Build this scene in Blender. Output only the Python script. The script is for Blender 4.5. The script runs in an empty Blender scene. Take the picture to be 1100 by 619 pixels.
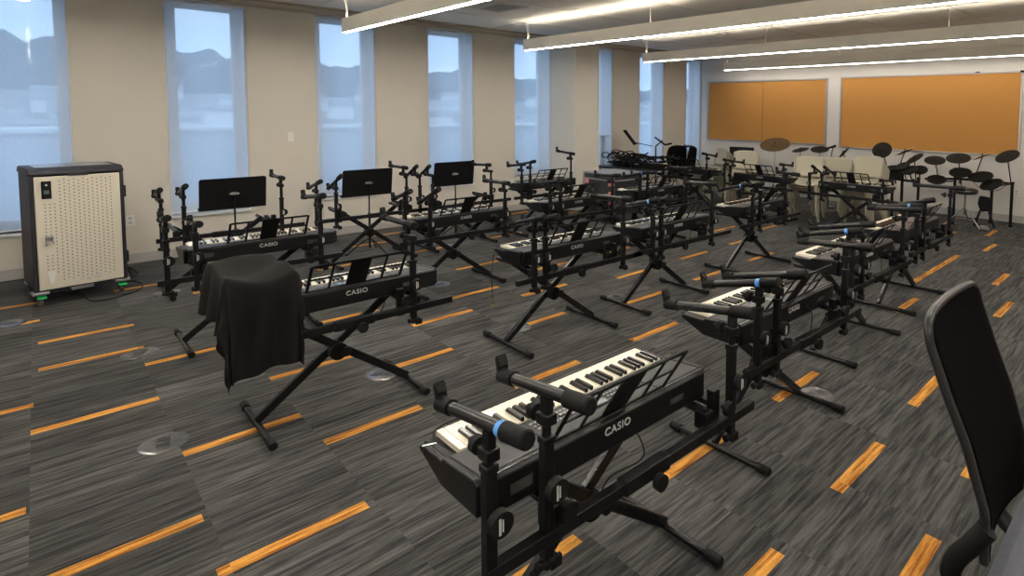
import bpy, bmesh, math, random
from mathutils import Vector, Matrix
from math import pi, sin, cos, radians
random.seed(7)
S = bpy.context.scene
COL = S.collection

# ------------------------------------------------------------------ camera
H = 1.64
yaw, pit, rol = -.7648, .0635, -.0097
Fv = Vector((sin(yaw)*cos(pit), cos(yaw)*cos(pit), -sin(pit)))
Rv = Vector((cos(yaw), -sin(yaw), 0)); Dv = Fv.cross(Rv)
R2 = Rv*cos(rol) + Dv*sin(rol); D2 = -Rv*sin(rol) + Dv*cos(rol)
cam = bpy.data.cameras.new('camera'); co = bpy.data.objects.new('camera', cam); COL.objects.link(co)
M = Matrix.Identity(4)
for i in range(3):
    M[i][0] = R2[i]; M[i][1] = -D2[i]; M[i][2] = -Fv[i]
M[2][3] = H
co.matrix_world = M
cam.sensor_width = 36; cam.lens = 619.77/1100*36
cam.shift_x = (550-684.47)/1100; cam.shift_y = (159.18-309.5)/1100
cam.clip_start = .02; cam.clip_end = 2000
S.camera = co

# ------------------------------------------------------------------ world, exposure
SKY_STRENGTH = 0.74
LENS_STRENGTH = 25.0
UPLIGHT_STRENGTH = 9.0
EXPOSURE = 1.4
S.view_settings.view_transform = 'Standard'; S.view_settings.look = 'None'
S.view_settings.gamma = 1; S.view_settings.use_curve_mapping = False
S.view_settings.exposure = EXPOSURE
W = bpy.data.worlds.new('overcast_sky'); S.world = W; W.use_nodes = True
nt = W.node_tree; nt.nodes.clear()
out = nt.nodes.new('ShaderNodeOutputWorld'); bg = nt.nodes.new('ShaderNodeBackground')
tc = nt.nodes.new('ShaderNodeTexCoord'); mp = nt.nodes.new('ShaderNodeMapping'); mp.inputs['Scale'].default_value = (2, 2, 7)
no = nt.nodes.new('ShaderNodeTexNoise'); no.inputs['Scale'].default_value = 2.2; no.inputs['Detail'].default_value = 6
cr = nt.nodes.new('ShaderNodeValToRGB')
cr.color_ramp.elements[0].position = .35; cr.color_ramp.elements[0].color = (.43, .65, 1, 1)
cr.color_ramp.elements[1].position = .7; cr.color_ramp.elements[1].color = (.70, .84, 1, 1)
L = nt.links.new
L(tc.outputs['Generated'], mp.inputs[0]); L(mp.outputs[0], no.inputs['Vector']); L(no.outputs[0], cr.inputs[0])
L(cr.outputs[0], bg.inputs[0]); bg.inputs[1].default_value = SKY_STRENGTH; L(bg.outputs[0], out.inputs[0])

# ------------------------------------------------------------------ materials
MATS = {}
def mat(name, col, rough=.5, metal=0, bump=0, bscale=200, var=0, vscale=8, spec=.5, emit=None, es=0, trans=0):
    if name in MATS: return MATS[name]
    m = bpy.data.materials.new(name); m.use_nodes = True; t = m.node_tree; b = t.nodes['Principled BSDF']
    b.inputs['Base Color'].default_value = (*col, 1); b.inputs['Roughness'].default_value = rough
    b.inputs['Metallic'].default_value = metal; b.inputs['Specular IOR Level'].default_value = spec
    if trans: b.inputs['Transmission Weight'].default_value = trans
    if emit:
        b.inputs['Emission Color'].default_value = (*emit, 1); b.inputs['Emission Strength'].default_value = es
    c = t.nodes.new('ShaderNodeTexCoord')
    if var:
        n = t.nodes.new('ShaderNodeTexNoise'); n.inputs['Scale'].default_value = vscale; n.inputs['Detail'].default_value = 4
        t.links.new(c.outputs['Object'], n.inputs['Vector'])
        x = t.nodes.new('ShaderNodeMix'); x.data_type = 'RGBA'
        x.inputs[6].default_value = (*[v*(1-var) for v in col], 1); x.inputs[7].default_value = (*[min(1, v*(1+var)) for v in col], 1)
        t.links.new(n.outputs[0], x.inputs[0]); t.links.new(x.outputs[2], b.inputs['Base Color'])
    if bump:
        n = t.nodes.new('ShaderNodeTexNoise'); n.inputs['Scale'].default_value = bscale; n.inputs['Detail'].default_value = 3
        t.links.new(c.outputs['Object'], n.inputs['Vector'])
        u = t.nodes.new('ShaderNodeBump'); u.inputs['Strength'].default_value = bump; u.inputs['Distance'].default_value = .005
        t.links.new(n.outputs[0], u.inputs['Height']); t.links.new(u.outputs[0], b.inputs['Normal'])
    MATS[name] = m
    return m
wallp = mat('backlit_tan_wall', (.595, .565, .50), .8, bump=.15, bscale=60, var=.02)  # tan cast of the backlit window wall put into its base colour
backp = mat('back_wall_paint', (.66, .64, .60), .8, bump=.1, bscale=60, var=.02)
basep = mat('grey_rubber_base', (.40, .39, .37), .6, var=.04)
trimp = mat('beige_trim', (.47, .42, .34), .6, var=.03)
tile = mat('ceiling_tile', (.80, .78, .74), .9, bump=.3, bscale=120, var=.03, vscale=30)
gridm = mat('ceiling_grid', (.72, .70, .66), .6, var=.02)
frmw = mat('white_window_frame', (.62, .66, .70), .5, var=.02)
black = mat('black_powder_coat', (.007, .007, .0075), .42, spec=.2, bump=.08, bscale=400, var=.15, vscale=20)
blackt = mat('satin_black_tube', (.011, .011, .012), .26, spec=.35, var=.15, vscale=20)
rubber = mat('black_rubber', (.007, .007, .007), .6, spec=.2, bump=.2, bscale=300, var=.1)
plast = mat('black_keyboard_plastic', (.007, .007, .0075), .4, spec=.25, bump=.12, bscale=500, var=.1)
panelm = mat('charcoal_panel', (.016, .016, .017), .4, spec=.35, var=.1)
ivory = mat('ivory_keys', (.78, .73, .60), .25, var=.02)
bkey = mat('black_keys', (.012, .012, .012), .2, var=.1)
lcd = mat('grey_lcd', (.12, .15, .16), .2, var=.1)
lite = mat('light_grey_marks', (.5, .5, .5), .5, var=.05)
btn = mat('grey_buttons', (.25, .25, .26), .4, var=.05)
blue = mat('blue_tape', (.08, .30, .75), .5, var=.08)
chrome = mat('chrome', (.75, .75, .77), .15, metal=1, var=.05)
dsteel = mat('dull_steel', (.45, .45, .46), .4, metal=.9, var=.1)
gold = mat('gold_plug', (.85, .60, .2), .25, metal=1, var=.05)
clothm = mat('black_cloth', (.008, .0075, .0075), .9, bump=.5, bscale=500, var=.25, vscale=12, spec=.2)
cream = mat('cream_plastic', (.37, .345, .26), .45, var=.04)
cartw = mat('cart_cream_steel', (.64, .60, .50), .45, var=.03)
cartd = mat('cart_charcoal_plastic', (.025, .025, .032), .5, spec=.3, var=.08)
hole = mat('vent_hole_dark', (.05, .045, .04), .8, var=.1)
green = mat('green_brake_pedal', (.02, .52, .14), .4, var=.05)
greyw = mat('grey_caster_wheel', (.10, .10, .10), .5, var=.1)
cork = mat('cork', (.53, .25, .060), .9, bump=.5, bscale=180, var=.10, vscale=90)
alu = mat('aluminium_frame', (.45, .44, .43), .35, metal=.9, var=.04)
plate = mat('white_wall_plate', (.72, .71, .68), .4, var=.02)
fixt = mat('fixture_cream_white', (.86, .82, .73), .5, var=.02)
mesh_f = mat('black_mesh_fabric', (.005, .0045, .0045), .95, bump=.8, bscale=700, var=.25, vscale=60, spec=.05)
seatf = mat('blue_grey_seat_fabric', (.12, .13, .155), .9, bump=.4, bscale=500, var=.15, vscale=40)
terra = mat('terracotta_fabric', (.30, .09, .04), .8, bump=.4, bscale=300, var=.1)
cymb = mat('grey_rubber_cymbal', (.022, .02, .016), .85, spec=.1, var=.12, vscale=14)
pad = mat('drum_pad_mesh', (.014, .013, .012), .9, spec=.1, bump=.2, bscale=500, var=.1)
bronze = mat('aged_bronze', (.085, .055, .022), .75, spec=.15, var=.3, vscale=9)
wood = mat('drumstick_wood', (.60, .33, .10), .5, var=.1)
casef = mat('black_road_case_laminate', (.02, .022, .025), .35, var=.12)
casetop = mat('grey_case_top', (.16, .17, .19), .3, var=.15, vscale=5)
redw = mat('red_hazard_tape', (.55, .05, .03), .5, var=.05)
whitet = mat('white_tape', (.75, .72, .68), .5, var=.03)
glassm = mat('window_glass', (.9, .95, 1), .02, spec=.5)
outw = mat('parapet_paint', (.60, .66, .72), .7, var=.04, vscale=2)
outc = mat('parapet_cap', (.85, .88, .90), .5, var=.03)
hillm = mat('distant_hill', (.10, .14, .17), .95, var=.22, vscale=.03)  # blue-grey of distance haze mixed into the hills' base colour
housem = mat('distant_house_wall', (.80, .82, .84), .8, var=.1, vscale=.1)
roofm = mat('distant_roof', (.32, .35, .38), .8, var=.2, vscale=.1)
groundm = mat('distant_ground', (.24, .28, .29), .95, var=.25, vscale=.05)
def lens_mat(name, s, c=(1, .93, .84)):
    m = bpy.data.materials.new(name); m.use_nodes = True; t = m.node_tree; t.nodes.clear()
    o = t.nodes.new('ShaderNodeOutputMaterial'); e = t.nodes.new('ShaderNodeEmission')
    e.inputs[0].default_value = (*c, 1); e.inputs[1].default_value = s; t.links.new(e.outputs[0], o.inputs[0]); return m
LEV = [1.9, 1.9, 1.45, .9, .62]      # dimming level of the five pendants, brightest near the camera
lenses = [lens_mat('led_lens_level_%d' % i, LENS_STRENGTH*k, (1, .93, .86)) for i, k in enumerate(LEV)]
uplenses = [lens_mat('led_uplight_level_%d' % i, UPLIGHT_STRENGTH*k/1.5, (1, .90, .74)) for i, k in enumerate(LEV)]
# glass: thin
g = glassm.node_tree; g.nodes.clear()
o = g.nodes.new('ShaderNodeOutputMaterial'); tr = g.nodes.new('ShaderNodeBsdfTransparent'); gl = g.nodes.new('ShaderNodeBsdfGlossy')
gl.inputs['Roughness'].default_value = .02; mx = g.nodes.new('ShaderNodeMixShader'); mx.inputs[0].default_value = .015
tr.inputs[0].default_value = (.92, .96, .98, 1)
g.links.new(tr.outputs[0], mx.inputs[1]); g.links.new(gl.outputs[0], mx.inputs[2]); g.links.new(mx.outputs[0], o.inputs[0])
# roller blind scrim: woven see-through cloth
scrim = bpy.data.materials.new('sheer_roller_blind'); scrim.use_nodes = True; g = scrim.node_tree; g.nodes.clear()
o = g.nodes.new('ShaderNodeOutputMaterial'); tr = g.nodes.new('ShaderNodeBsdfTransparent'); tl = g.nodes.new('ShaderNodeBsdfTranslucent')
df = g.nodes.new('ShaderNodeBsdfDiffuse'); m1 = g.nodes.new('ShaderNodeMixShader'); m2 = g.nodes.new('ShaderNodeMixShader')
tl.inputs[0].default_value = (.93, .94, .96, 1); df.inputs[0].default_value = (.62, .63, .65, 1)
c = g.nodes.new('ShaderNodeTexCoord'); n = g.nodes.new('ShaderNodeTexNoise'); n.inputs['Scale'].default_value = 60
mr = g.nodes.new('ShaderNodeMapRange'); mr.inputs[3].default_value = .54; mr.inputs[4].default_value = .66
g.links.new(c.outputs['Object'], n.inputs[0]); g.links.new(n.outputs[0], mr.inputs[0]); g.links.new(mr.outputs[0], m2.inputs[0])
m1.inputs[0].default_value = .25
g.links.new(tl.outputs[0], m1.inputs[1]); g.links.new(df.outputs[0], m1.inputs[2])
g.links.new(tr.outputs[0], m2.inputs[1]); g.links.new(m1.outputs[0], m2.inputs[2]); g.links.new(m2.outputs[0], o.inputs[0])
# carpet
def carpet_mat(name, colA, colB, orange=False):
    m = bpy.data.materials.new(name); m.use_nodes = True; t = m.node_tree; b = t.nodes['Principled BSDF']
    b.inputs['Roughness'].default_value = .95; b.inputs['Specular IOR Level'].default_value = .15
    N = t.nodes.new; K = t.links.new
    c = N('ShaderNodeTexCoord')
    # streaks along y
    mp = N('ShaderNodeMapping'); mp.inputs['Scale'].default_value = (55, 3.2, 1); K(c.outputs['Object'], mp.inputs[0])
    # break the streaks per plank
    pl = N('ShaderNodeMapping'); pl.inputs['Scale'].default_value = (4, 2, 1); pl.inputs['Location'].default_value = (.13, .16, 0)
    K(c.outputs['Object'], pl.inputs[0])
    sx = N('ShaderNodeVectorMath'); sx.operation = 'FLOOR'; K(pl.outputs[0], sx.inputs[0])
    wn = N('ShaderNodeTexWhiteNoise'); wn.noise_dimensions = '2D'; K(sx.outputs[0], wn.inputs['Vector'])
    off = N('ShaderNodeVectorMath'); off.operation = 'MULTIPLY_ADD'; K(wn.outputs['Color'], off.inputs[0]); off.inputs[1].default_value = (9, 9, 9); K(mp.outputs[0], off.inputs[2])
    n1 = N('ShaderNodeTexNoise'); n1.inputs['Scale'].default_value = 1; n1.inputs['Detail'].default_value = 4; n1.inputs['Roughness'].default_value = .65
    K(off.outputs[0], n1.inputs['Vector'])
    cr = N('ShaderNodeValToRGB'); cr.color_ramp.elements[0].position = .38; cr.color_ramp.elements[1].position = .62
    cr.color_ramp.elements[0].color = (*colA, 1); cr.color_ramp.elements[1].color = (*colB, 1); K(n1.outputs[0], cr.inputs[0])
    mu = N('ShaderNodeMapRange'); K(wn.outputs['Value'], mu.inputs[0]); mu.inputs[3].default_value = .93 if orange else .72; mu.inputs[4].default_value = 1.07 if orange else 1.22
    fn = N('ShaderNodeTexNoise'); fn.inputs['Scale'].default_value = 260; K(c.outputs['Object'], fn.inputs['Vector'])
    m3 = N('ShaderNodeMapRange'); K(fn.outputs[0], m3.inputs[0]); m3.inputs[3].default_value = .6; m3.inputs[4].default_value = 1.4
    m4 = N('ShaderNodeMath'); m4.operation = 'MULTIPLY'; K(mu.outputs[0], m4.inputs[0]); K(m3.outputs[0], m4.inputs[1])
    v = N('ShaderNodeVectorMath'); v.operation = 'SCALE'; K(cr.outputs[0], v.inputs[0]); K(m4.outputs[0], v.inputs['Scale'])
    K(v.outputs[0], b.inputs['Base Color'])
    bu = N('ShaderNodeBump'); bu.inputs['Strength'].default_value = .6; bu.inputs['Distance'].default_value = .004; K(fn.outputs[0], bu.inputs['Height']); K(bu.outputs[0], b.inputs['Normal'])
    return m
carpet = carpet_mat('grey_streaked_carpet', (.028, .029, .030), (.094, .093, .088))
stripe = carpet_mat('orange_carpet_inlay', (.24, .085, .012), (.66, .33, .07), True)

# ------------------------------------------------------------------ helpers
def tag(o, label=None, cat=None, group=None, kind=None):
    if label: o['label'] = label
    if cat: o['category'] = cat
    if group: o['group'] = group
    if kind: o['kind'] = kind
    return o
def empty(name, loc=(0, 0, 0), rz=0, label=None, cat=None, group=None):
    o = bpy.data.objects.new(name, None); COL.objects.link(o); o.location = loc; o.rotation_euler = (0, 0, rz); o.empty_display_size = .1
    return tag(o, label, cat, group)
class MB:
    def __init__(s): s.b = bmesh.new()
    def xf(s, vs, M): bmesh.ops.transform(s.b, matrix=M, verts=vs); return s
    def box(s, c, d, M=None):
        r = bmesh.ops.create_cube(s.b, size=1)['verts']
        s.xf(r, Matrix.Translation(c) @ Matrix.Diagonal((*d, 1)))
        if M: s.xf(r, M)
        return s
    def b2(s, a, b): return s.box([(p+q)/2 for p, q in zip(a, b)], [abs(q-p) for p, q in zip(a, b)])
    def bar(s, p, q, w, h=None, r=0):       # square bar
        h = h or w; p = Vector(p); q = Vector(q); d = q-p
        M = Matrix.Translation((p+q)/2) @ d.to_track_quat('X', 'Z').to_matrix().to_4x4()
        v = bmesh.ops.create_cube(s.b, size=1)['verts']; s.xf(v, M @ Matrix.Diagonal((d.length, w, h, 1))); return s
    def cyl(s, p, q, r, r2=None, seg=14):
        p = Vector(p); q = Vector(q); d = q-p
        v = bmesh.ops.create_cone(s.b, cap_ends=True, segments=seg, radius1=r, radius2=r if r2 is None else r2, depth=d.length)['verts']
        s.xf(v, Matrix.Translation((p+q)/2) @ d.to_track_quat('Z', 'Y').to_matrix().to_4x4()); return s
    def tube(s, pts, r, seg=8):
        pts = [Vector(p) for p in pts]; rings = []
        for i, p in enumerate(pts):
            d = (pts[min(i+1, len(pts)-1)]-pts[max(i-1, 0)]).normalized()
            q = d.to_track_quat('Z', 'Y')
            rings.append([s.b.verts.new(p + q @ Vector((r*cos(2*pi*k/seg), r*sin(2*pi*k/seg), 0))) for k in range(seg)])
        for a, b in zip(rings, rings[1:]):
            for k in range(seg): s.b.faces.new((a[k], a[(k+1) % seg], b[(k+1) % seg], b[k]))
        s.b.faces.new(rings[0][::-1]); s.b.faces.new(rings[-1]); return s
    def prism(s, poly, axis, a, b):          # polygon (2d) extruded along an axis
        def P(u, v, t): return {'x': (t, u, v), 'y': (u, t, v), 'z': (u, v, t)}[axis]
        A = [s.b.verts.new(P(u, v, a)) for u, v in poly]; B = [s.b.verts.new(P(u, v, b)) for u, v in poly]
        n = len(poly)
        for k in range(n): s.b.faces.new((A[k], A[(k+1) % n], B[(k+1) % n], B[k]))
        s.b.faces.new(A[::-1]); s.b.faces.new(B); return s
    def sph(s, c, d, seg=14, M=None):
        v = bmesh.ops.create_uvsphere(s.b, u_segments=seg, v_segments=max(6, seg//2+2), radius=1)['verts']
        s.xf(v, Matrix.Translation(c) @ (M or Matrix.Identity(4)) @ Matrix.Diagonal((*d, 1))); return s
    def lathe(s, prof, seg=28, M=None):      # profile (r,z)
        rings = []; vs = []
        for r, z in prof:
            ring = [s.b.verts.new((max(r, 1e-4)*cos(2*pi*k/seg), max(r, 1e-4)*sin(2*pi*k/seg), z)) for k in range(seg)]
            rings.append(ring); vs += ring
        for a, b in zip(rings, rings[1:]):
            for k in range(seg): s.b.faces.new((a[k], a[(k+1) % seg], b[(k+1) % seg], b[k]))
        if M: s.xf(vs, M)
        return s
    def all(s, M): return s.xf(s.b.verts[:], M)
    def obj(s, name, m, parent=None, label=None, bevel=0, kind=None, solid=0, smooth=True):
        bmesh.ops.recalc_face_normals(s.b, faces=s.b.faces[:])
        me = bpy.data.meshes.new(name); s.b.to_mesh(me); s.b.free()
        for q in (m if isinstance(m, (list, tuple)) else [m]): me.materials.append(q)
        o = bpy.data.objects.new(name, me); COL.objects.link(o)
        if smooth:
            me.shade_smooth(); me.set_sharp_from_angle(angle=radians(35))
        if bevel:
            q = o.modifiers.new('bevel', 'BEVEL'); q.width = bevel; q.segments = 2; q.limit_method = 'ANGLE'
        if solid:
            q = o.modifiers.new('solid', 'SOLIDIFY'); q.thickness = solid; q.offset = 0
        if parent: o.parent = parent
        return tag(o, label, kind=kind)
def rod(p, q, r, seg=10): return MB().cyl(p, q, r, seg=seg)
def txt(body, size, M, m, parent, name='logo', sx=1.0, depth=.0008):
    cu = bpy.data.curves.new('t', 'FONT'); cu.body = body; cu.size = size; cu.extrude = depth; cu.align_x = 'CENTER'; cu.align_y = 'CENTER'; cu.space_character = 1.12; cu.offset = size*.012
    to = bpy.data.objects.new('t', cu); COL.objects.link(to)
    dg = bpy.context.evaluated_depsgraph_get(); me = bpy.data.meshes.new_from_object(to.evaluated_get(dg))
    bpy.data.objects.remove(to); me.transform(M @ Matrix.Diagonal((sx, 1, 1, 1))); me.materials.clear(); me.materials.append(m)
    o = bpy.data.objects.new(name, me); COL.objects.link(o); o.parent = parent; return o
def curve_pts(P, n=8):                       # catmull-rom
    P = [Vector(p) for p in P]; Q = [P[0]*2-P[1]]+P+[P[-1]*2-P[-2]]; out = []
    for i in range(1, len(Q)-2):
        for k in range(n):
            t = k/n; a, b, c, d = Q[i-1:i+3]
            out.append(.5*((2*b)+(c-a)*t+(2*a-5*b+4*c-d)*t*t+(3*b-a-3*c+d)*t**3))
    out.append(P[-1]); return out

# ------------------------------------------------------------------ room shell
XW, YB, XR, YF, ZC = -7.93, 10.31, 2.6, -1.9, 2.90
f = MB().b2((XW-.3, YF-.2, -.12), (XR+.2, YB+.2, 0))
fl = f.b
def quad(bm, x0, x1, y0, y1, z):
    v = [bm.verts.new(p) for p in ((x0, y0, z), (x1, y0, z), (x1, y1, z), (x0, y1, z))]
    fc = bm.faces.new(v); fc.material_index = 1
STR = [(-4.12, -.08, .42), (-3.36, .42, .92), (-2.775, -.1, .4), (-2.39, .38, .89), (-1.035, 2.35, 2.85), (-5.67, -.05, .45), (-5.085, -.05, .45),
 (-4.72, .42, .92), (-3.945, .92, 1.41), (-4.18, 1.92, 2.42), (-3.58, 1.42, 1.92), (-2.99, .92, 1.41), (-4.57, 2.42, 2.92), (-4.73, 1.42, 1.88), (-5.37, 2.93, 3.44),
 (-4.0, 3.90, 4.41), (-2.815, 2.89, 3.40), (-3.405, 3.4, 3.9), (-4.195, 2.92, 3.42), (-3.595, 2.42, 2.92), (-4.04, 4.92, 5.42), (-4.8, 3.42, 3.94), (-4.83, 4.42, 4.92),
 (-1.69, 4.88, 5.38), (-1.72, 7.86, 8.37), (-1.93, 8.87, 9.4), (-1.295, 6.36, 6.9), (-1.065, 5.35, 5.87), (-2.325, 7.4, 7.9), (-1.885, 5.87, 7.39), (-2.31, 8.39, 8.88),
 (-4.5, -.58, -.07), (-3.33, -.58, -.09), (-6.275, -.55, -.04), (-6.86, -.55, -.05), (-6.83, .42, .93), (-2.82, 1.9, 2.4), (-1.63, 1.86, 2.35), (-1.62, .88, 1.38),
 (-1.035, 1.35, 1.86), (-.64, 1.85, 2.35), (-1.635, 2.86, 3.36), (-1.055, 3.36, 3.87), (-.65, 2.85, 3.35), (-4.68, 6.43, 6.93), (-4.3, 6.94, 7.43), (-4.07, 5.92, 6.42),
 (-3.465, 5.42, 5.93), (-3.43, 4.40, 4.9), (-2.255, 4.38, 4.87), (-2.235, 3.38, 3.9), (-6.42, 3.97, 4.47), (-7.7, 4.98, 5.48), (-7.12, 5.5, 6.02), (-7.54, 2.93, 3.43),
 (-7.12, 2.46, 2.97), (-6.37, 2.92, 3.42), (-6.33, 1.92, 2.42), (-6.28, .9, 1.4), (-5.5, 4.44, 4.94), (-5.9, 1.42, 1.92), (-5.2, 5.94, 6.44), (-3.1, 8.4, 8.9), (-.25, 4.4, 4.9), (-.3, .85, 1.35), (.3, 2.4, 2.9), (.4, 5.4, 5.9), (-2.6, 9.4, 9.9), (-5.6, 8.4, 8.9)]
for x, a, b in STR: quad(fl, x-.029, x+.029, a, b, .0015)
f.obj('floor', [carpet, stripe], kind='structure', smooth=False)
MB().b2((XW-.3, YF-.2, ZC), (XR+.2, YB+.2, ZC+.1)).obj('ceiling', tile, kind='structure', smooth=False)
# suspended grid lines of the ceiling
k = 0; gb = MB()
x = -7.0+.05
for i in range(9): gb.b2((-6.93+1.21*i-.012, YF, ZC-.006), (-6.93+1.21*i+.012, YB, ZC))
for j in range(11): gb.b2((XW, -.02+1.233*j-1.233-.012, ZC-.006), (XR, -.02+1.233*j-1.233+.012, ZC))
gb.obj('trim_1', gridm, kind='structure', smooth=False)
# window wall with eight tall openings
WIN = [(-.49+1.468*i, .245+1.468*i) for i in range(8)]
WZ0, WZ1 = .50, 2.81
WZ = [.44, .46, .50, .52, .56, .56, .56, .56]
DW = .30
w = MB(); edges = [YF-.2]
for a, b in WIN: edges += [a, min(b, YB)]
edges += [YB+.2]
for i in range(0, len(edges), 2):
    if edges[i+1] > edges[i]: w.b2((XW-DW, edges[i], 0), (XW, edges[i+1], WZ1))
w.b2((XW-DW, YF-.2, WZ1), (XW, YB+.2, ZC))
for i, (a, b) in enumerate(WIN): w.b2((XW-DW, a, 0), (XW, min(b, YB), WZ[i]))
w.obj('wall_left', wallp, kind='structure', smooth=False)
MB().b2((XW, 6.11, 0), (-7.26, 6.62, ZC)).obj('wall_column', wallp, kind='structure', smooth=False)
MB().b2((XW-.3, YB, 0), (XR+.2, YB+.2, ZC)).obj('wall_back', backp, kind='structure', smooth=False)
MB().b2((XR, YF, 0), (XR+.2, YB, ZC)).obj('wall_right', backp, kind='structure', smooth=False)
MB().b2((XW-.3, YF-.2, 0), (XR+.2, YF, ZC)).obj('wall_front', backp, kind='structure', smooth=False)
MB().b2((XW, YF, 0), (XW+.012, 6.11, .10)).b2((XW, 6.62, 0), (XW+.012, YB, .10)).b2((XW, 6.10, 0), (-7.25, 6.11, .1)).b2((-7.26, 6.10, 0), (-7.248, 6.63, .1)).obj('baseboard_left', basep, kind='structure', bevel=.003)
MB().b2((XW, YB-.012, 0), (XR, YB, .11)).obj('baseboard_back', basep, kind='structure', bevel=.003)
MB().b2((XW, YF, WZ1), (XW+.035, 6.11, WZ1+.035)).b2((XW, 6.62, WZ1), (XW+.035, YB, WZ1+.035)).b2((XW, YF, ZC-.02), (XW+.05, YB, ZC)).obj('trim_2', trimp, kind='structure', bevel=.003)
ords = ['leftmost', 'second', 'third', 'fourth', 'fifth', 'sixth, just past the column,', 'seventh', 'last']
for i, (a, b) in enumerate(WIN):
    b = min(b, YB)
    o0, o1, z0, z1 = a+.13, b-.09, WZ[i], 2.74
    fr = MB()
    X0, X1 = XW-DW, XW-DW+.06
    fr.b2((X0, a, z0), (X1, o0, WZ1)).b2((X0, o1, z0), (X1, b, WZ1)).b2((X0, o0, z1), (X1, o1, WZ1)).b2((X0, o0, z0), (X1, o1, z0+.09))
    fr.b2((XW-DW+.0, a, z0), (XW-.01, a+.012, WZ1)).b2((XW-DW, b-.012, z0), (XW-.01, b, WZ1))       # reveals
    fr.b2((XW-DW, a, z0-.03), (XW+.02, b, z0))                                                       # sill board
    fo = fr.obj('window_%d' % (i+1), frmw, kind='structure', bevel=.003)
    MB().b2((X0+.02, o0, z0+.09), (X0+.028, o1, z1)).obj('pane', glassm, fo, smooth=False)
    # roller blind
    zb = z0+.012 if i != 5 else 1.17
    root = empty('roller_blind', (XW-.03, (a+b)/2, zb), 0,
        'sheer white roller blind raised part way in the window just past the wall column' if i == 5 else
        'sheer pale roller blind drawn down over the ' + ['leftmost tall window behind the charging cart', 'tall window behind the left music stand', 'tall window behind the middle music stand', 'tall window behind the right music stand', 'tall window just before the wall column', '', 'second tall window past the wall column', 'tall window in the far corner'][i],
        'roller blind', 'roller blinds over the tall windows')
    hh = WZ1-.035-zb; ww = (b-a)/2-.008
    s_ = MB(); nn = 14
    vs = []
    for q in range(nn+1):
        yy = -ww+2*ww*q/nn; xx = .002*sin(q*1.7+i)
        vs.append([s_.b.verts.new((xx, yy, .015)), s_.b.verts.new((xx*.3, yy, hh))])
    for p, q in zip(vs, vs[1:]): s_.b.faces.new((p[0], q[0], q[1], p[1]))
    s_.obj('blind_cloth', scrim, root)
    MB().b2((-.006, -ww, 0), (.006, ww, .022)).obj('bottom_bar', frmw, root, bevel=.002)
    rod((0, -ww, hh+.012), (0, ww, hh+.012), .018).obj('roller_tube', frmw, root)
# ---- outside: terrace parapet, ground, hills, town
MB().b2((-10.6, -12, -9), (-10.35, 24, 1.30)).obj('parapet_wall', outw, kind='structure')
MB().b2((-10.66, -12, 1.30), (-10.29, 24, 1.36)).obj('parapet_coping', outc, kind='structure', bevel=.01)
MB().b2((-10.35, -12, -.3), (XW-DW, 24, -.05)).obj('terrace_floor', outw, kind='structure')
MB().b2((-900, -900, -14.2), (-10.7, 900, -14)).obj('outside_ground', groundm, kind='structure')
def hill(name, x, ztop, seed, rough, dx, trees, label):
    random.seed(seed); b = MB(); n = 220; rows = []
    ph = [random.uniform(0, 6) for _ in range(6)]
    for i in range(n+1):
        y = -500+1500*i/n
        h = ztop(y) + rough*(sin(y*.021+ph[0])+.6*sin(y*.047+ph[1])+.35*sin(y*.11+ph[2])) + trees*abs(sin(y*.19+ph[3])*sin(y*.31+ph[4]))+trees*.6*random.random()
        row = []
        for k, (fx, fh) in enumerate(((0, 0), (.25, .35), (.5, .68), (.75, .9), (1, 1), (1.5, .8), (2.2, 0))):
            row.append(b.b.verts.new((x-dx*fx+random.uniform(-6, 6)*(k not in (0, 6)), y, -14+(h+14)*fh+random.uniform(-1, 1)*(0 < k < 4)*2)))
        rows.append(row)
    for p, q in zip(rows, rows[1:]):
        for k in range(6): b.b.faces.new((p[k], q[k], q[k+1], p[k+1]))
    return b.obj(name, hillm, kind='structure')
tm = MB(); tv = [tm.b.verts.new(p) for p in ((-120, -500, -14), (-120, 900, -14), (-345, 900, 8), (-345, -500, 8))]; tm.b.faces.new(tv)
tm.obj('town_slope', groundm, kind='structure')
hill('hillside', -330, lambda y: 30-.020*y if y > 0 else 30, 3, 1.6, 90, 5.5, '')
hill('hill_ridge', -560, lambda y: 40, 9, 4, 120, 2, '')
random.seed(12)
placed = []
for i in range(200):
    x = -random.uniform(150, 325); y = random.uniform(-.35, 1.25)*(-x)
    lx, ly, lz = random.uniform(5, 8), random.uniform(6, 11), random.uniform(3, 5.5)
    zb = -14+22*max(0, -x-120)/225-.6
    if i < 5: x, y, ly, lx, lz, zb = [(-92, 13.2, 11, 8, 14.2, -14), (-100, -1, 9, 8, 13.5, -14), (-95, 40, 16, 8, 12.5, -14), (-110, 70, 18, 8, 12.5, -14), (-82, 15.6, 2.6, 5, 15.4, -14)][i]
    if any(math.hypot(x-a_, y-b_) < 13 for a_, b_ in placed) and i > 4: continue
    placed.append((x, y))
    e = empty('town_building', (x, y, zb), random.uniform(-.2, .2), 'small pale building in the town outside the windows', 'building', 'town buildings outside')
    MB().box((0, 0, lz/2), (lx, ly, lz)).obj('walls', housem, e)
    MB().prism([(-lx/2-.4, lz), (lx/2+.4, lz), (0, lz+random.uniform(1, 3) if i > 4 else lz+.5)], 'y', -ly/2-.4, ly/2+.4).obj('roof', roofm, e)

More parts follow.
